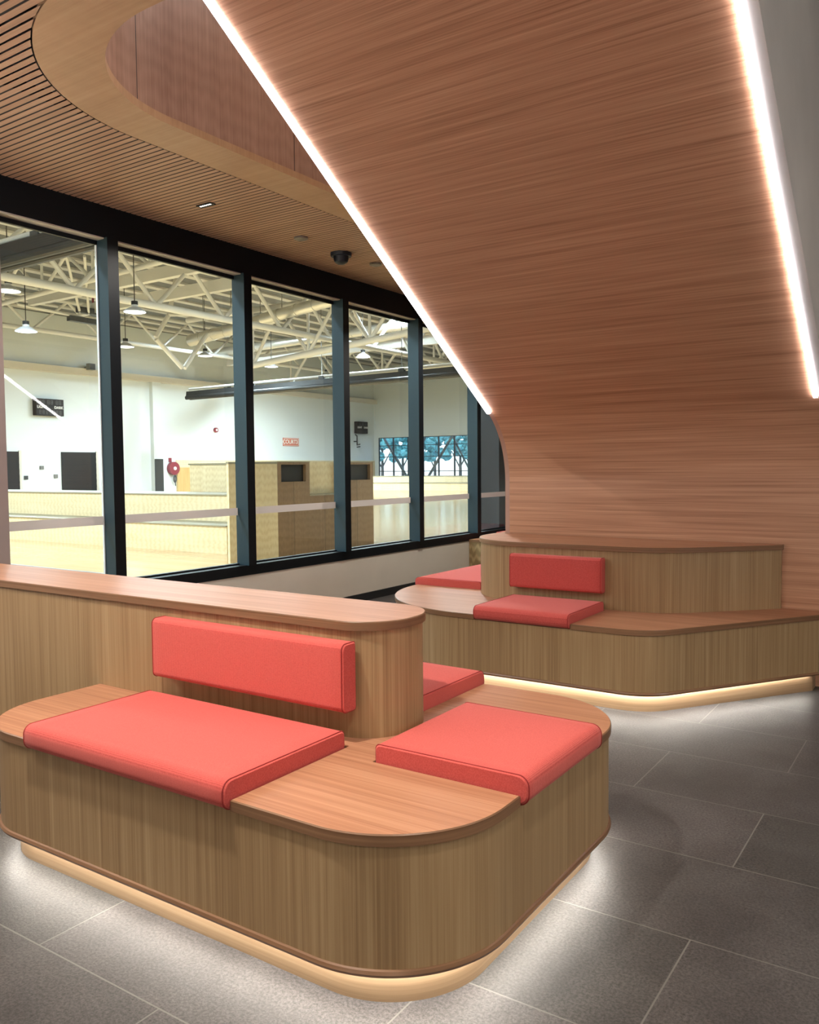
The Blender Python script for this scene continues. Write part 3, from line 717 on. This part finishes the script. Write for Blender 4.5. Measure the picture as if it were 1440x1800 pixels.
# roller doors
for i, (ya, yb, z1, lb) in enumerate(((25.28, 27.27, 2.26, 'black roller door in the white far wall below the scoreboard side'), (20.9, 23.0, 2.26, 'dark doorway at the left end of the white far wall'))):
    t = thing('door_%d' % (i + 1), lb, 'door', (GX + .03, (ya + yb) / 2, 0), kind='structure')
    h = (yb - ya) / 2; mb = MB()
    for k in range(16): mb.box(-.02, .02 + (.012 if k % 2 else 0), -h, h, z1 * k / 16, z1 * (k + 1) / 16)
    mb.build('shutter', MATTEBLACK, t, smooth=False)
    bx('frame', -.02, .05, h, h + .12, 0, z1 + .05, OFFW, t)
for y, z, lb in ((24.2, 1.48, 'small grey socket plate on the far wall between the black doors'), (23.35, 1.0, 'small black switch beside the dark doorway on the far wall'), (24.95, 1.05, 'small grey switch beside the black roller door')):
    tag(bx('wall_switch', GX + .001, GX + .05, y - .10, y + .10, z - .09, z + .09, DARKGREY if 'black sw' in lb else MIDGREY), lb, 'switch')
# scoreboards
def scoreboard(y0, y1, z0, z1, label):
    t = thing('scoreboard', label, 'scoreboard', (GX + .02, (y0 + y1) / 2, z0), group='wall scoreboards'); h = (y1 - y0) / 2; H = z1 - z0
    bx('cabinet', 0, .32, -h, h, 0, H, MATTEBLACK, t)
    def seg(yc, zc, w_, hh, m_=DIGIT):
        s_ = w_ * .2; mb = MB()
        for a, b, c_, d in ((-w_/2, w_/2, hh/2 - s_, hh/2), (-w_/2, w_/2, -s_/2, s_/2), (-w_/2, w_/2, -hh/2, -hh/2 + s_), (-w_/2, -w_/2 + s_, -hh/2, hh/2), (w_/2 - s_, w_/2, -hh/2, hh/2)):
            mb.box(.321, .326, yc + a, yc + b, zc + c_, zc + d)
        mb.build('digit', m_, t, smooth=False)
    for yy in (-.72, -.5, -.12, .12, .5, .72): seg(yy * h, H * .80, h * .15, H * .24)
    for yy in (-.74, -.5, -.25, 0.0, .25, .5, .74): seg(yy * h, H * .2, h * .13, H * .24)
    seg(-.2 * h, H * .5, h * .13, H * .2)
    text('lettering', 'LIGHT', H * .22, (.325, -.62 * h, H * .5), (R(90), 0, R(90)), SIGNWHITE, t)
    text('lettering', 'DARK', H * .22, (.325, .62 * h, H * .5), (R(90), 0, R(90)), SIGNWHITE, t)
scoreboard(23.82, 25.29, 4.03, 4.85, 'black scoreboard high on the white far wall above the roller door')
scoreboard(49.5, 50.75, 3.9, 4.78, 'grey-black scoreboard on the far wall near the end windows')
# COURT 3 sign
sg = thing('court_sign', 'red COURT 3 sign on the white far wall', 'sign', (GX + .002, 42.48, 3.115))
bx('panel', 0, .04, -.78, .78, -.27, .27, SIGNRED, sg)
mb = MB()
for a, b, c_, d in ((-.74, .74, .205, .235), (-.74, .74, -.235, -.205), (-.74, -.71, -.235, .235), (.71, .74, -.235, .235)): mb.box(.041, .045, a, b, c_, d)
mb.build('border', SIGNWHITE, sg, smooth=False)
text('lettering', 'COURT', .38, (.045, -.17, 0), (R(90), 0, R(90)), SIGNWHITE, sg); text('lettering', '3', .38, (.045, .57, 0), (R(90), 0, R(90)), SIGNWHITE, sg)
# hose reel, fire bell
hr = thing('hose_reel', 'round red hose reel hung on the white far wall', 'hose reel', (GX + .01, 32.3, 1.40))
mb = MB(); mb.tube((.02, 0, 0), (.26, 0, 0), .37, seg=28); mb.build('drum', RED, hr)
mb = MB(); mb.tube((.26, 0, 0), (.31, 0, 0), .10, seg=20); mb.build('hub', SIGNWHITE, hr)
bx('sign_plate', .0, .03, -.22, -.02, .36, .60, RED, hr)
mb = MB(); hp = [Vector((.2, .05 + .10 * math.sin(a), -.60 - .17 * math.cos(a) * 1.2)) for a in [k * .4 for k in range(17)]]
for a, b in zip(hp, hp[1:]): mb.tube(a, b, .03, seg=8)
mb.tube((.2, .05, -.35), hp[0], .03, seg=8); mb.tube(hp[-1], (.2, .08, -1.0), .025, seg=8); mb.build('hose', DARKGREY, hr)
al = thing('fire_alarm', 'small red alarm sounder on the white far wall above the plywood', 'alarm', (GX + .005, 35.7, 3.70))
mb = MB(); mb.tube((0, 0, 0), (.12, 0, 0), .15, seg=18); mb.build('sounder', RED, al); mb = MB(); mb.tube((.12, 0, 0), (.15, 0, 0), .07, seg=14); mb.build('lens', SIGNWHITE, al)
for y, z, lb in ((26.8, 6.62, 'grey box loudspeaker under the left roof corner on the far wall'), (36.3, 6.25, 'grey box loudspeaker on the far wall above the folded curtain')):
    t = thing('wall_speaker', lb, 'speaker', (GX + .36, y, z)); bx('cabinet', 0, .28, -.17, .17, -.16, .16, MIDGREY, t); bx('grille', .281, .29, -.15, .15, -.14, .14, DARKGREY, t); bx('bracket', -.36, 0, -.03, .03, -.03, .03, MIDGREY, t)
# wall lining of plywood behind the seating
tag(bx('wall_panel', GX + .001, GX + .06, 32.6, GY - .02, 0, 1.88, PLY), 'long plywood lining along the foot of the white far wall', 'panel')
tag(bx('wall_panel', GX + .07, GX + .12, 32.62, 34.0, 0, 1.45, wood('orange_ply', (.50, .31, .11), (.60, .40, .17), (.68, .47, .22), fine=30, broad=5, leaf=1.0)), 'narrow orange-brown plywood panel right of the hose reel', 'panel')

# bleachers and the plywood joinery close to the glass
bl = thing('bleacher', 'long two-step pale plywood bleacher seen through the left windows', 'bleacher', (-14, 9.6, 0))
bx('lower_step', -6.0, 4.52, -.5, .2, 0, .425, PLY, bl, grain='x'); bx('lower_tread', -6.0, 4.52, -.52, .22, .425, .445, PLYCAP, bl, grain='x')
bx('upper_step', -6.0, 4.52, .2, 1.2, 0, .875, PLY, bl, grain='x'); bx('upper_tread', -6.0, 4.52, .18, 1.22, .875, .897, PLYCAP, bl, grain='x')
rb_ = thing('bleacher', 'tall pale plywood block behind the end of the left bleacher', 'bleacher', (-10.9, 11.3, 0))
bx('body', -1.55, 1.5, -.28, .9, 0, 1.40, PLY, rb_); bx('cap', -1.57, 1.52, -.3, .92, 1.40, 1.43, PLYCAP, rb_)
pnl = thing('end_panel', 'pale plywood upright panel closing the bleacher end, left of the brown cabinets', 'panel', (-8.52, 8.71, 0))
bx('sheet', -.02, .02, -.495, .485, 0, 1.385, PLY, pnl); bx('cap', -.025, .025, -.5, .487, 1.385, 1.415, PLYCAP, pnl)
def tower(y0, y1, label, seen):
    t = thing('tall_cabinet', label, 'cabinet', (-8.82, (y0 + y1) / 2, 0)); h = (y1 - y0) / 2
    mb = MB(); oy0, oy1 = -h + .10, h - .085
    mb.box(-.3, .3, -h, h, 0, 1.115); mb.box(-.3, .3, -h, h, 1.375, 1.41); mb.box(-.3, .3, -h, oy0, 1.115, 1.375); mb.box(-.3, .3, oy1, h, 1.115, 1.375)
    mb.build('body', PLYD, t, smooth=False); bx('cap', -.3, .31, -h, h, 1.41, 1.425, PLYCAP, t)
    bx('opening', -.28, .24, oy0, oy1, 1.116, 1.374, MATTEBLACK, t)
tower(9.20, 9.95, 'tall brown cabinet with a dark opening, beside the pale end panel', 1)
tower(10.69, 11.62, 'tall brown cabinet with a dark opening, just right of the thick window post', 2)
ctr = thing('counter', 'low brown counter with pale splashback between the two tall cabinets', 'counter', (-8.85, 10.32, 0))
bx('front', .23, .32, -.368, .368, 0, .885, PLYD, ctr); bx('top', .221, .335, -.368, .368, .885, .912, PLYCAP, ctr); bx('splashback', .16, .22, -.368, .368, 0, 1.42, PLY, ctr)
bx('tap', .1, .2, .05, .3, .82, .86, MATTEBLACK, ctr)
# right bleacher along the end wall
rb2 = thing('bleacher', 'long low plywood bleacher below the end windows of the gym', 'bleacher', (-30, 45, 0))
bx('lower_step', -3.0, 20, -5.0, -3.6, 0, .42, PLY, rb2, grain='z'); bx('upper_step', -3.0, 20, -3.6, -2.4, 0, .80, PLY, rb2, grain='z')
bx('upper_tread', -3.0, 20, -3.62, -2.38, .80, .83, PLYCAP, rb2); bx('lower_tread', -3.0, 20, -5.02, -3.6, .42, .445, PLYCAP, rb2)
rb3 = thing('bleacher', 'taller plywood block left of the low bleacher under the end windows', 'bleacher', (-34, 42, 0))
bx('body', -3.5, .95, -1, 1.5, 0, 1.02, PLY, rb3); bx('cap', -3.5, .97, -1.02, 1.52, 1.02, 1.06, PLYCAP, rb3)
# court lines
for a, lb, m_ in (((-16, -9.0, 6.60, 6.66), 'dark painted line on the court floor near the glass', MIDGREY), ((-9.4, -9.34, 6.44, 6.60), 'short grey painted mark on the court floor near the glass', MIDGREY)):
    tag(bx('court_line', a[0], a[1], a[2], a[3], .0005, .002, m_), lb, 'line')

# end windows: tall glazed grid with braces, daylight beyond
NB = 8; xa, xb = -37.6, -5.4; bw = (xb - xa) / NB
for k in range(NB):
    t = thing('window_%d' % (k + 7), None, None, (xa + bw * (k + .5), GY + .1, .62), kind='structure'); h = bw / 2
    mb = MB()
    for q in (-h, -h / 3, h / 3): mb.box(q - .03, q + .05, -.06, .06, 0, 3.0)
    for z in (0, .42, 1.5, 2.35, 2.95): mb.box(-h, h, -.05, .05, z, z + .05)
    mb.build('frame', DARKGREY, t, smooth=False)
    bx('glass_pane', -h, h, -.004, .004, 0.05, 2.98, GLASS, t)
    s_ = 1 if k % 2 else -1
    mb = MB(); mb.tube((-h * .95, .5, 0 if s_ > 0 else 3.0), (h * .1, .5, 3.0 if s_ > 0 else 0), .10, seg=8); mb.tube((h * .1, .5, 3.0 if s_ > 0 else 0), (h * .95, .5, 0 if s_ > 0 else 3.0), .07, seg=8)
    mb.build('brace', MIDGREY, t)
    bx('post', h - .14, h + .14, -.22, -.08, 0, 3.0, WHITE if k % 2 else DARKGREY, t)
struct(bx('ground_outside', -80, 30, GY + .3, 130, -.6, -.5, LAWN))
for k in range(14):
    x = -64 + (k // 2) * 4.6 + 2.3 * (k % 2) + random.uniform(-.3, .3); yy = 70 + 7 * (k % 2)
    t = thing('tree', 'leafy blue-green tree outside beyond the end windows', 'tree', (x, yy, -.5), group='trees outside the end windows')
    mb = MB(); mb.tube((0, 0, 0), (0, 0, 4), .18, .10, 8); mb.tube((0, 0, 1.9), (.9, .3, 3.6), .08, .04, 6); mb.tube((0, 0, 1.7), (-.8, -.3, 3.4), .08, .04, 6); mb.build('trunk', BARK, t)
    bm = bmesh.new()
    for q in range(26):
        c_ = Vector((random.uniform(-1.35, 1.35), random.uniform(-1.3, 1.3), random.uniform(2.9, 6.0)))
        r_ = bmesh.ops.create_icosphere(bm, subdivisions=2, radius=random.uniform(.3, .62), matrix=Matrix.Translation(c_))
        for v in r_['verts']: v.co += Vector((random.uniform(-.12, .12), random.uniform(-.12, .12), random.uniform(-.12, .12)))
    me = bpy.data.meshes.new('crown'); bm.to_mesh(me); bm.free(); me.materials.append(LEAF)
    o = bpy.data.objects.new('crown', me); C.objects.link(o); o.parent = t

# ------------------------------------------------------------------ gym roof steel
def truss_along_y(x, zl, zu, y_lo, step, n, label, rl=.12, ru=.10, rw=.075):
    t = thing('roof_truss', label, 'truss', (x, y_lo, zl), group='trusses along the gym')
    H = zu - zl; Ln = step * n
    mb = MB(); mb.tube((0, -step, 0), (0, Ln + step, 0), rl, seg=14); mb.build('bottom_chord', STEEL, t)
    mb = MB(); mb.tube((0, -step, H), (0, Ln + step, H), ru, seg=14); mb.build('top_chord', STEEL, t)
    for k in range(n):
        for a, b in ((k * step, (k + .5) * step), ((k + .5) * step, (k + 1) * step)):
            za, zb = (0, H) if a == k * step else (H, 0)
            mb = MB(); mb.tube((0, a, za), (0, b, zb), rw, seg=10); mb.build('web', STEEL, t)
    return t
truss_along_y(-22.0, 6.62, 8.12, 9.28, 2.98, 11, 'nearest cream tubular roof truss running along the gym with zigzag webs')
truss_along_y(-33.0, 7.3, 8.7, 14.0, 3.4, 10, 'farther cream tubular roof truss running along the gym close to the far wall', .10, .09, .06)
truss_along_y(-12.0, 7.2, 8.6, 10.0, 3.0, 12, 'cream tubular roof truss close above the windows', .10, .09, .06)
def truss_across(y, za, zb, zt, xa_, xb_, n, label, rl=.12, rw=.075):
    t = thing('roof_truss', label, 'truss', (xa_, y, za), group='trusses across the gym')
    Ln = xb_ - xa_; zf = lambda q: (zb - za) * q / Ln; H = zt - za
    mb = MB(); mb.tube((0, 0, 0), (Ln, 0, zb - za), rl, seg=14); mb.build('bottom_chord', STEEL, t)
    mb = MB(); mb.tube((-4, 0, H), (Ln, 0, H), rl * .9, seg=14); mb.build('top_chord', STEEL, t)
    st = Ln / n
    for k in range(n):
        for a, b, up in ((k * st, (k + .5) * st, True), ((k + .5) * st, (k + 1) * st, False)):
            mb = MB(); mb.tube((a, 0, zf(a) if up else H), (b, 0, H if up else zf(b)), rw, seg=10); mb.build('web', STEEL, t)
    for k in range(n):
        mb = MB(); mb.tube((k * st, 0, zf(k * st)), (k * st, 0, H), rw * .8, seg=8); mb.build('post', STEEL, t)
truss_across(26.0, 5.70, 6.66, 8.0, -25.3, -13.0, 4, 'cream tubular truss crossing the gym with a low sloping bottom tube in the middle windows', .13)
truss_across(37.0, 6.2, 7.0, 8.3, -33.0, -10.0, 7, 'cream tubular truss crossing the gym in the distance before the end windows', .13)
truss_across(17.6, 7.4, 8.1, 8.7, -33.0, -10.0, 8, 'cream tubular truss crossing the gym behind the second window', .09, .06)
# hanging V frame, box gutters, ducts
vf = thing('steel_bracing', 'cream V-shaped tube bracing hanging below the nearest truss', 'bracing', (-26, 22.8, 5.35))
for a, b in (((0, -.65, 2.0), (0, -1.32, 1.04)), ((0, -1.30, .98), (0, -.05, 0)), ((0, .05, 0), (0, 1.3, 1.5)), ((0, 1.3, 1.5), (0, 2.1, 1.7)), ((0, -.65, 2.0), (0, -.2, GZ - 5.37))):
    mb = MB(); mb.tube(a, b, .09, seg=10); mb.build('tube', STEEL, vf)
mb = MB(); mb.tube((0, -.65, 2.0), (4.0, -.65, 1.6), .08, seg=10); mb.build('tie', STEEL, vf)
for (a, b), r_, lb, m_ in ((((-28.7, 25.6, 7.0), (-23.6, 25.6, 7.5)), .25, 'silver spiral duct rising toward the second window post', DUCTM), (((-23.2, 24.4, 7.2), (-17.0, 24.4, 7.75)), .22, 'silver spiral duct in the third window above the crossing truss', DUCTM),
                           (((-34, 32.0, 7.6), (-12, 32.0, 8.0)), .22, 'pale straight duct crossing behind the trusses', DUCTM)):
    d = thing('air_duct', lb, 'duct', a); mb = MB(); B = Vector(b) - Vector(a); mb.tube((0, 0, 0), B, r_, seg=18); mb.build('pipe', m_, d)
    mb = MB()
    for k in range(1, 7): c_ = B * (k / 7); dn = B.normalized(); mb.tube(c_ - dn * .03, c_ + dn * .03, r_ + .02, seg=18)
    mb.build('band', m_, d)
    for k in (1, 3, 5):
        mb = MB(); c_ = B * (k / 6); mb.tube(c_ + Vector((0, 0, r_)), (c_.x, c_.y, GZ - a[2]), .015, seg=6); mb.build('hanger', MIDGREY, d)
for x0_, x1_, y_, z_, lb in ((-31, -20, 19.5, 8.05, 'cream box beam crossing high in the second window'), (-30, -20.0, 21.0, 7.75, 'cream box beam crossing lower behind the second window'), (-34, -12, 33.0, 7.2, 'cream box beam crossing in the third window')):
    tag(bx('roof_beam', x0_, x1_, y_ - .12, y_ + .12, z_ - .2, z_ + .2, STEEL, None, grain='x'), lb, 'beam')
# divider curtains, folded up
def curtain(xa_, xb_, y_, za, zb, hgt, label):
    t = thing('divider_curtain', label, 'curtain', (xa_, y_, za)); L_ = xb_ - xa_; dz = zb - za
    mb = MB()
    for q in range(4):
        yy = (q - 1.5) * .13
        mb.tube((0, yy, .04 * (q % 2)), (L_, yy, dz + .04 * (q % 2)), .11, seg=10)
    n0 = len(mb.v)
    for q, hz in ((-.2, .0), (.2, .0)): pass
    mb2 = MB(); s_ = hgt
    mb2.face([(0, -.24, 0), (L_, -.24, dz), (L_, -.2, dz + s_), (0, -.2, s_)]); mb2.face([(0, .24, 0), (0, .2, s_), (L_, .2, dz + s_), (L_, .24, dz)])
    mb2.face([(0, -.2, s_), (L_, -.2, dz + s_), (L_, .2, dz + s_), (0, .2, s_)]); mb2.face([(0, -.24, 0), (0, -.2, s_), (0, .2, s_), (0, .24, 0)]); mb2.face([(L_, -.24, dz), (L_, .24, dz), (L_, .2, dz + s_), (L_, -.2, dz + s_)])
    mb2.build('pack', CURT, t, smooth=False); mb.build('folds', CURT, t)
    mb = MB(); mb.tube((0, 0, s_ + .14), (L_, 0, dz + s_ + .14), .06, seg=10); mb.build('rail', STEEL, t)
    for k in range(1, 6):
        mb = MB(); x_ = L_ * k / 6; mb.tube((x_, 0, dz * k / 6 + s_ + .1), (x_, 0, GZ + .01 - za), .018, seg=6); mb.build('hanger', MIDGREY, t)
        bx('winch', x_ - .15, x_ + .15, -.08, .08, dz * k / 6 + s_ + .02, dz * k / 6 + s_ + .16, DARKGREY, t)
curtain(-22.5, -6.5, 11.0, 6.02, 6.03, .40, 'dark folded divider curtain high in the left window')
curtain(-33.8, -7.0, 30.0, 5.04, 5.20, .32, 'dark folded divider curtain stretched across the middle windows')
# folded basketball hoop near the roof, bracket on the far wall
bh = thing('basketball_hoop', 'raised basketball hoop with red ring folded under the roof in the left window', 'hoop', (-29, 20.7, 7.5))
bx('backboard', -.12, .12, -.5, 1.4, -.02, .2, DARKGREY, bh); bx('frame', -.12, .12, -.9, .9, -.40, -.2, DARKGREY, bh)
mb = MB()
for k in range(20):
    a0, a1 = 2 * math.pi * k / 20, 2 * math.pi * (k + 1) / 20
    mb.tube((0, .5 + .3 * math.cos(a0), .55 + .3 * math.sin(a0)), (0, .5 + .3 * math.cos(a1), .55 + .3 * math.sin(a1)), .045, seg=6)
mb.build('ring', RED, bh)
for a, b in (((0, .4, 0), (3.5, -2.2, 1.2)), ((0, 0, 0), (3.5, -2.6, 1.2)), ((0, -.4, 0), (3.0, -3.0, 1.3)), ((0, -.2, -.2), (0, -3.0, -.1))):
    mb = MB(); mb.tube(a, b, .05, seg=8); mb.build('strut', STEEL, bh)
hb = thing('basketball_hoop', 'black hoop bracket on the far wall under the grey-black scoreboard', 'hoop', (GX + .3, 49.2, 3.0))
for a, b in (((0, .25, .55), (0, .25, 0)), ((0, .25, .05), (.9, -.6, .05)), ((0, .25, -.12), (.9, -.6, -.12)), ((0, .25, .7), (0, .05, .8)), ((-.295, .25, .3), (0, .25, .3)), ((0, .25, .3), (0, .25, .72))):
    mb = MB(); mb.tube(a, b, .045, seg=8); mb.build('arm', DARKGREY, hb)
# pendants
PEND = [(-38.45,23.06,9.93,'leftmost white pendant lamp, cut by the window edge'), (-41.48,25.78,8.66,'white pendant lamp hanging lowest in the left window'), (-46.37,35.82,9.43,'small white pendant lamp just right of the first window post'),
        (-34.98,27.63,9.23,'white pendant lamp in front of the nearest truss tube'), (-47.99,44.24,9.85,'small white pendant lamp right of the V-shaped bracing'), (-26.07,22.39,9.59,'large bright pendant lamp at the top of the second window'),
        (-40.71,39.67,10.38,'white pendant lamp partly behind the second window post'), (-47.20,50.58,9.59,'small white pendant lamp below the sloping tube in the third window'), (-29.90,33.66,10.84,'bright pendant lamp at the top of the third window'),
        (-38.11,50.84,9.66,'white pendant lamp in the middle of the fourth window'), (-37.48,51.48,13.12,'bright pendant lamp at the top left of the fourth window'), (-42.55,60.83,14.78,'bright pendant lamp at the top right of the fourth window'),
        (-51.37,62.68,10.23,'tiny pendant lamp above the dark curtain in the third window')]
PEND += [(-8.2, 2.0, 7.2, 'unseen pendant lamp added close above the glass, over the near court'), (-8.6, -4.0, 7.2, 'unseen pendant lamp added over the near end of the court'), (-15.0, 3.0, 7.4, 'unseen pendant lamp added over the court, high in front of the bleacher'),
         (-22.0, 3.0, 7.4, 'unseen pendant lamp added over the middle of the near court'), (-18.0, -4.0, 7.4, 'unseen pendant lamp added over the near court away from the glass'), (-10.5, 16.0, 7.6, 'unseen pendant lamp added high above the brown cabinets')]  # these six are added above the view to brighten near court and bleacher
for x, y, z, lb in PEND:
    f = 1.0 if z < 7.7 and x > -23 else .60
    if x == -40.71: f = .74
    if 1.31 + (z - 1.31) * f > 8.3: f = (8.25 - 1.31) / (z - 1.31)
    p = Vector((x * f, y * f, 1.31 + (z - 1.31) * f)); rr = .33 * min(1, f / .6)
    t = thing('pendant_lamp', lb, 'lamp', p, group='gym pendant lamps')
    mb = MB(); mb.lathe([(rr, 0), (rr * 1.0, .03), (rr * .55, .13), (rr * .3, .16), (rr * .3, .22), (0, .23)], (0, 0, 0), 22); mb.build('shade', plain('lamp_shade_grey', (.55, .56, .58), .4) if 'lamp_shade_grey' not in bpy.data.materials else bpy.data.materials['lamp_shade_grey'], t)
    mb = MB(); mb.lathe([(0, -.03), (rr * .6, -.02), (rr * .97, .004)], (0, 0, 0), 22); mb.build('diffuser', LAMPE, t)
    mb = MB(); mb.lathe([(.10, .22), (.10, .33), (0, .34)], (0, 0, 0), 12); mb.build('cap', MATTEBLACK, t)
    if GZ - .2 - p.z > .4:
        mb = MB(); mb.tube((0, 0, .3), (0, 0, GZ - .02 - p.z), .014, seg=6); mb.build('cable', MATTEBLACK, t)
    ld = bpy.data.lights.new('pendant_light', 'AREA'); ld.shape = 'DISK'; ld.size = rr * 1.6; ld.energy = PEND_W * ((1 + max(0, (p.y - 24) / 6)) if p.y > 9 and p.x < -11 else 1.9); ld.color = (.76, .91, 1)
    lo = bpy.data.objects.new('pendant_light', ld); C.objects.link(lo); lo.parent = t; lo.location = (0, 0, -.05)
tag(bx('padded_post', -5.75, -5.30, 10.12, 11.2, 0, 3.15, NAVY), 'dark padded post standing behind the glass at the end of the windows', 'post')
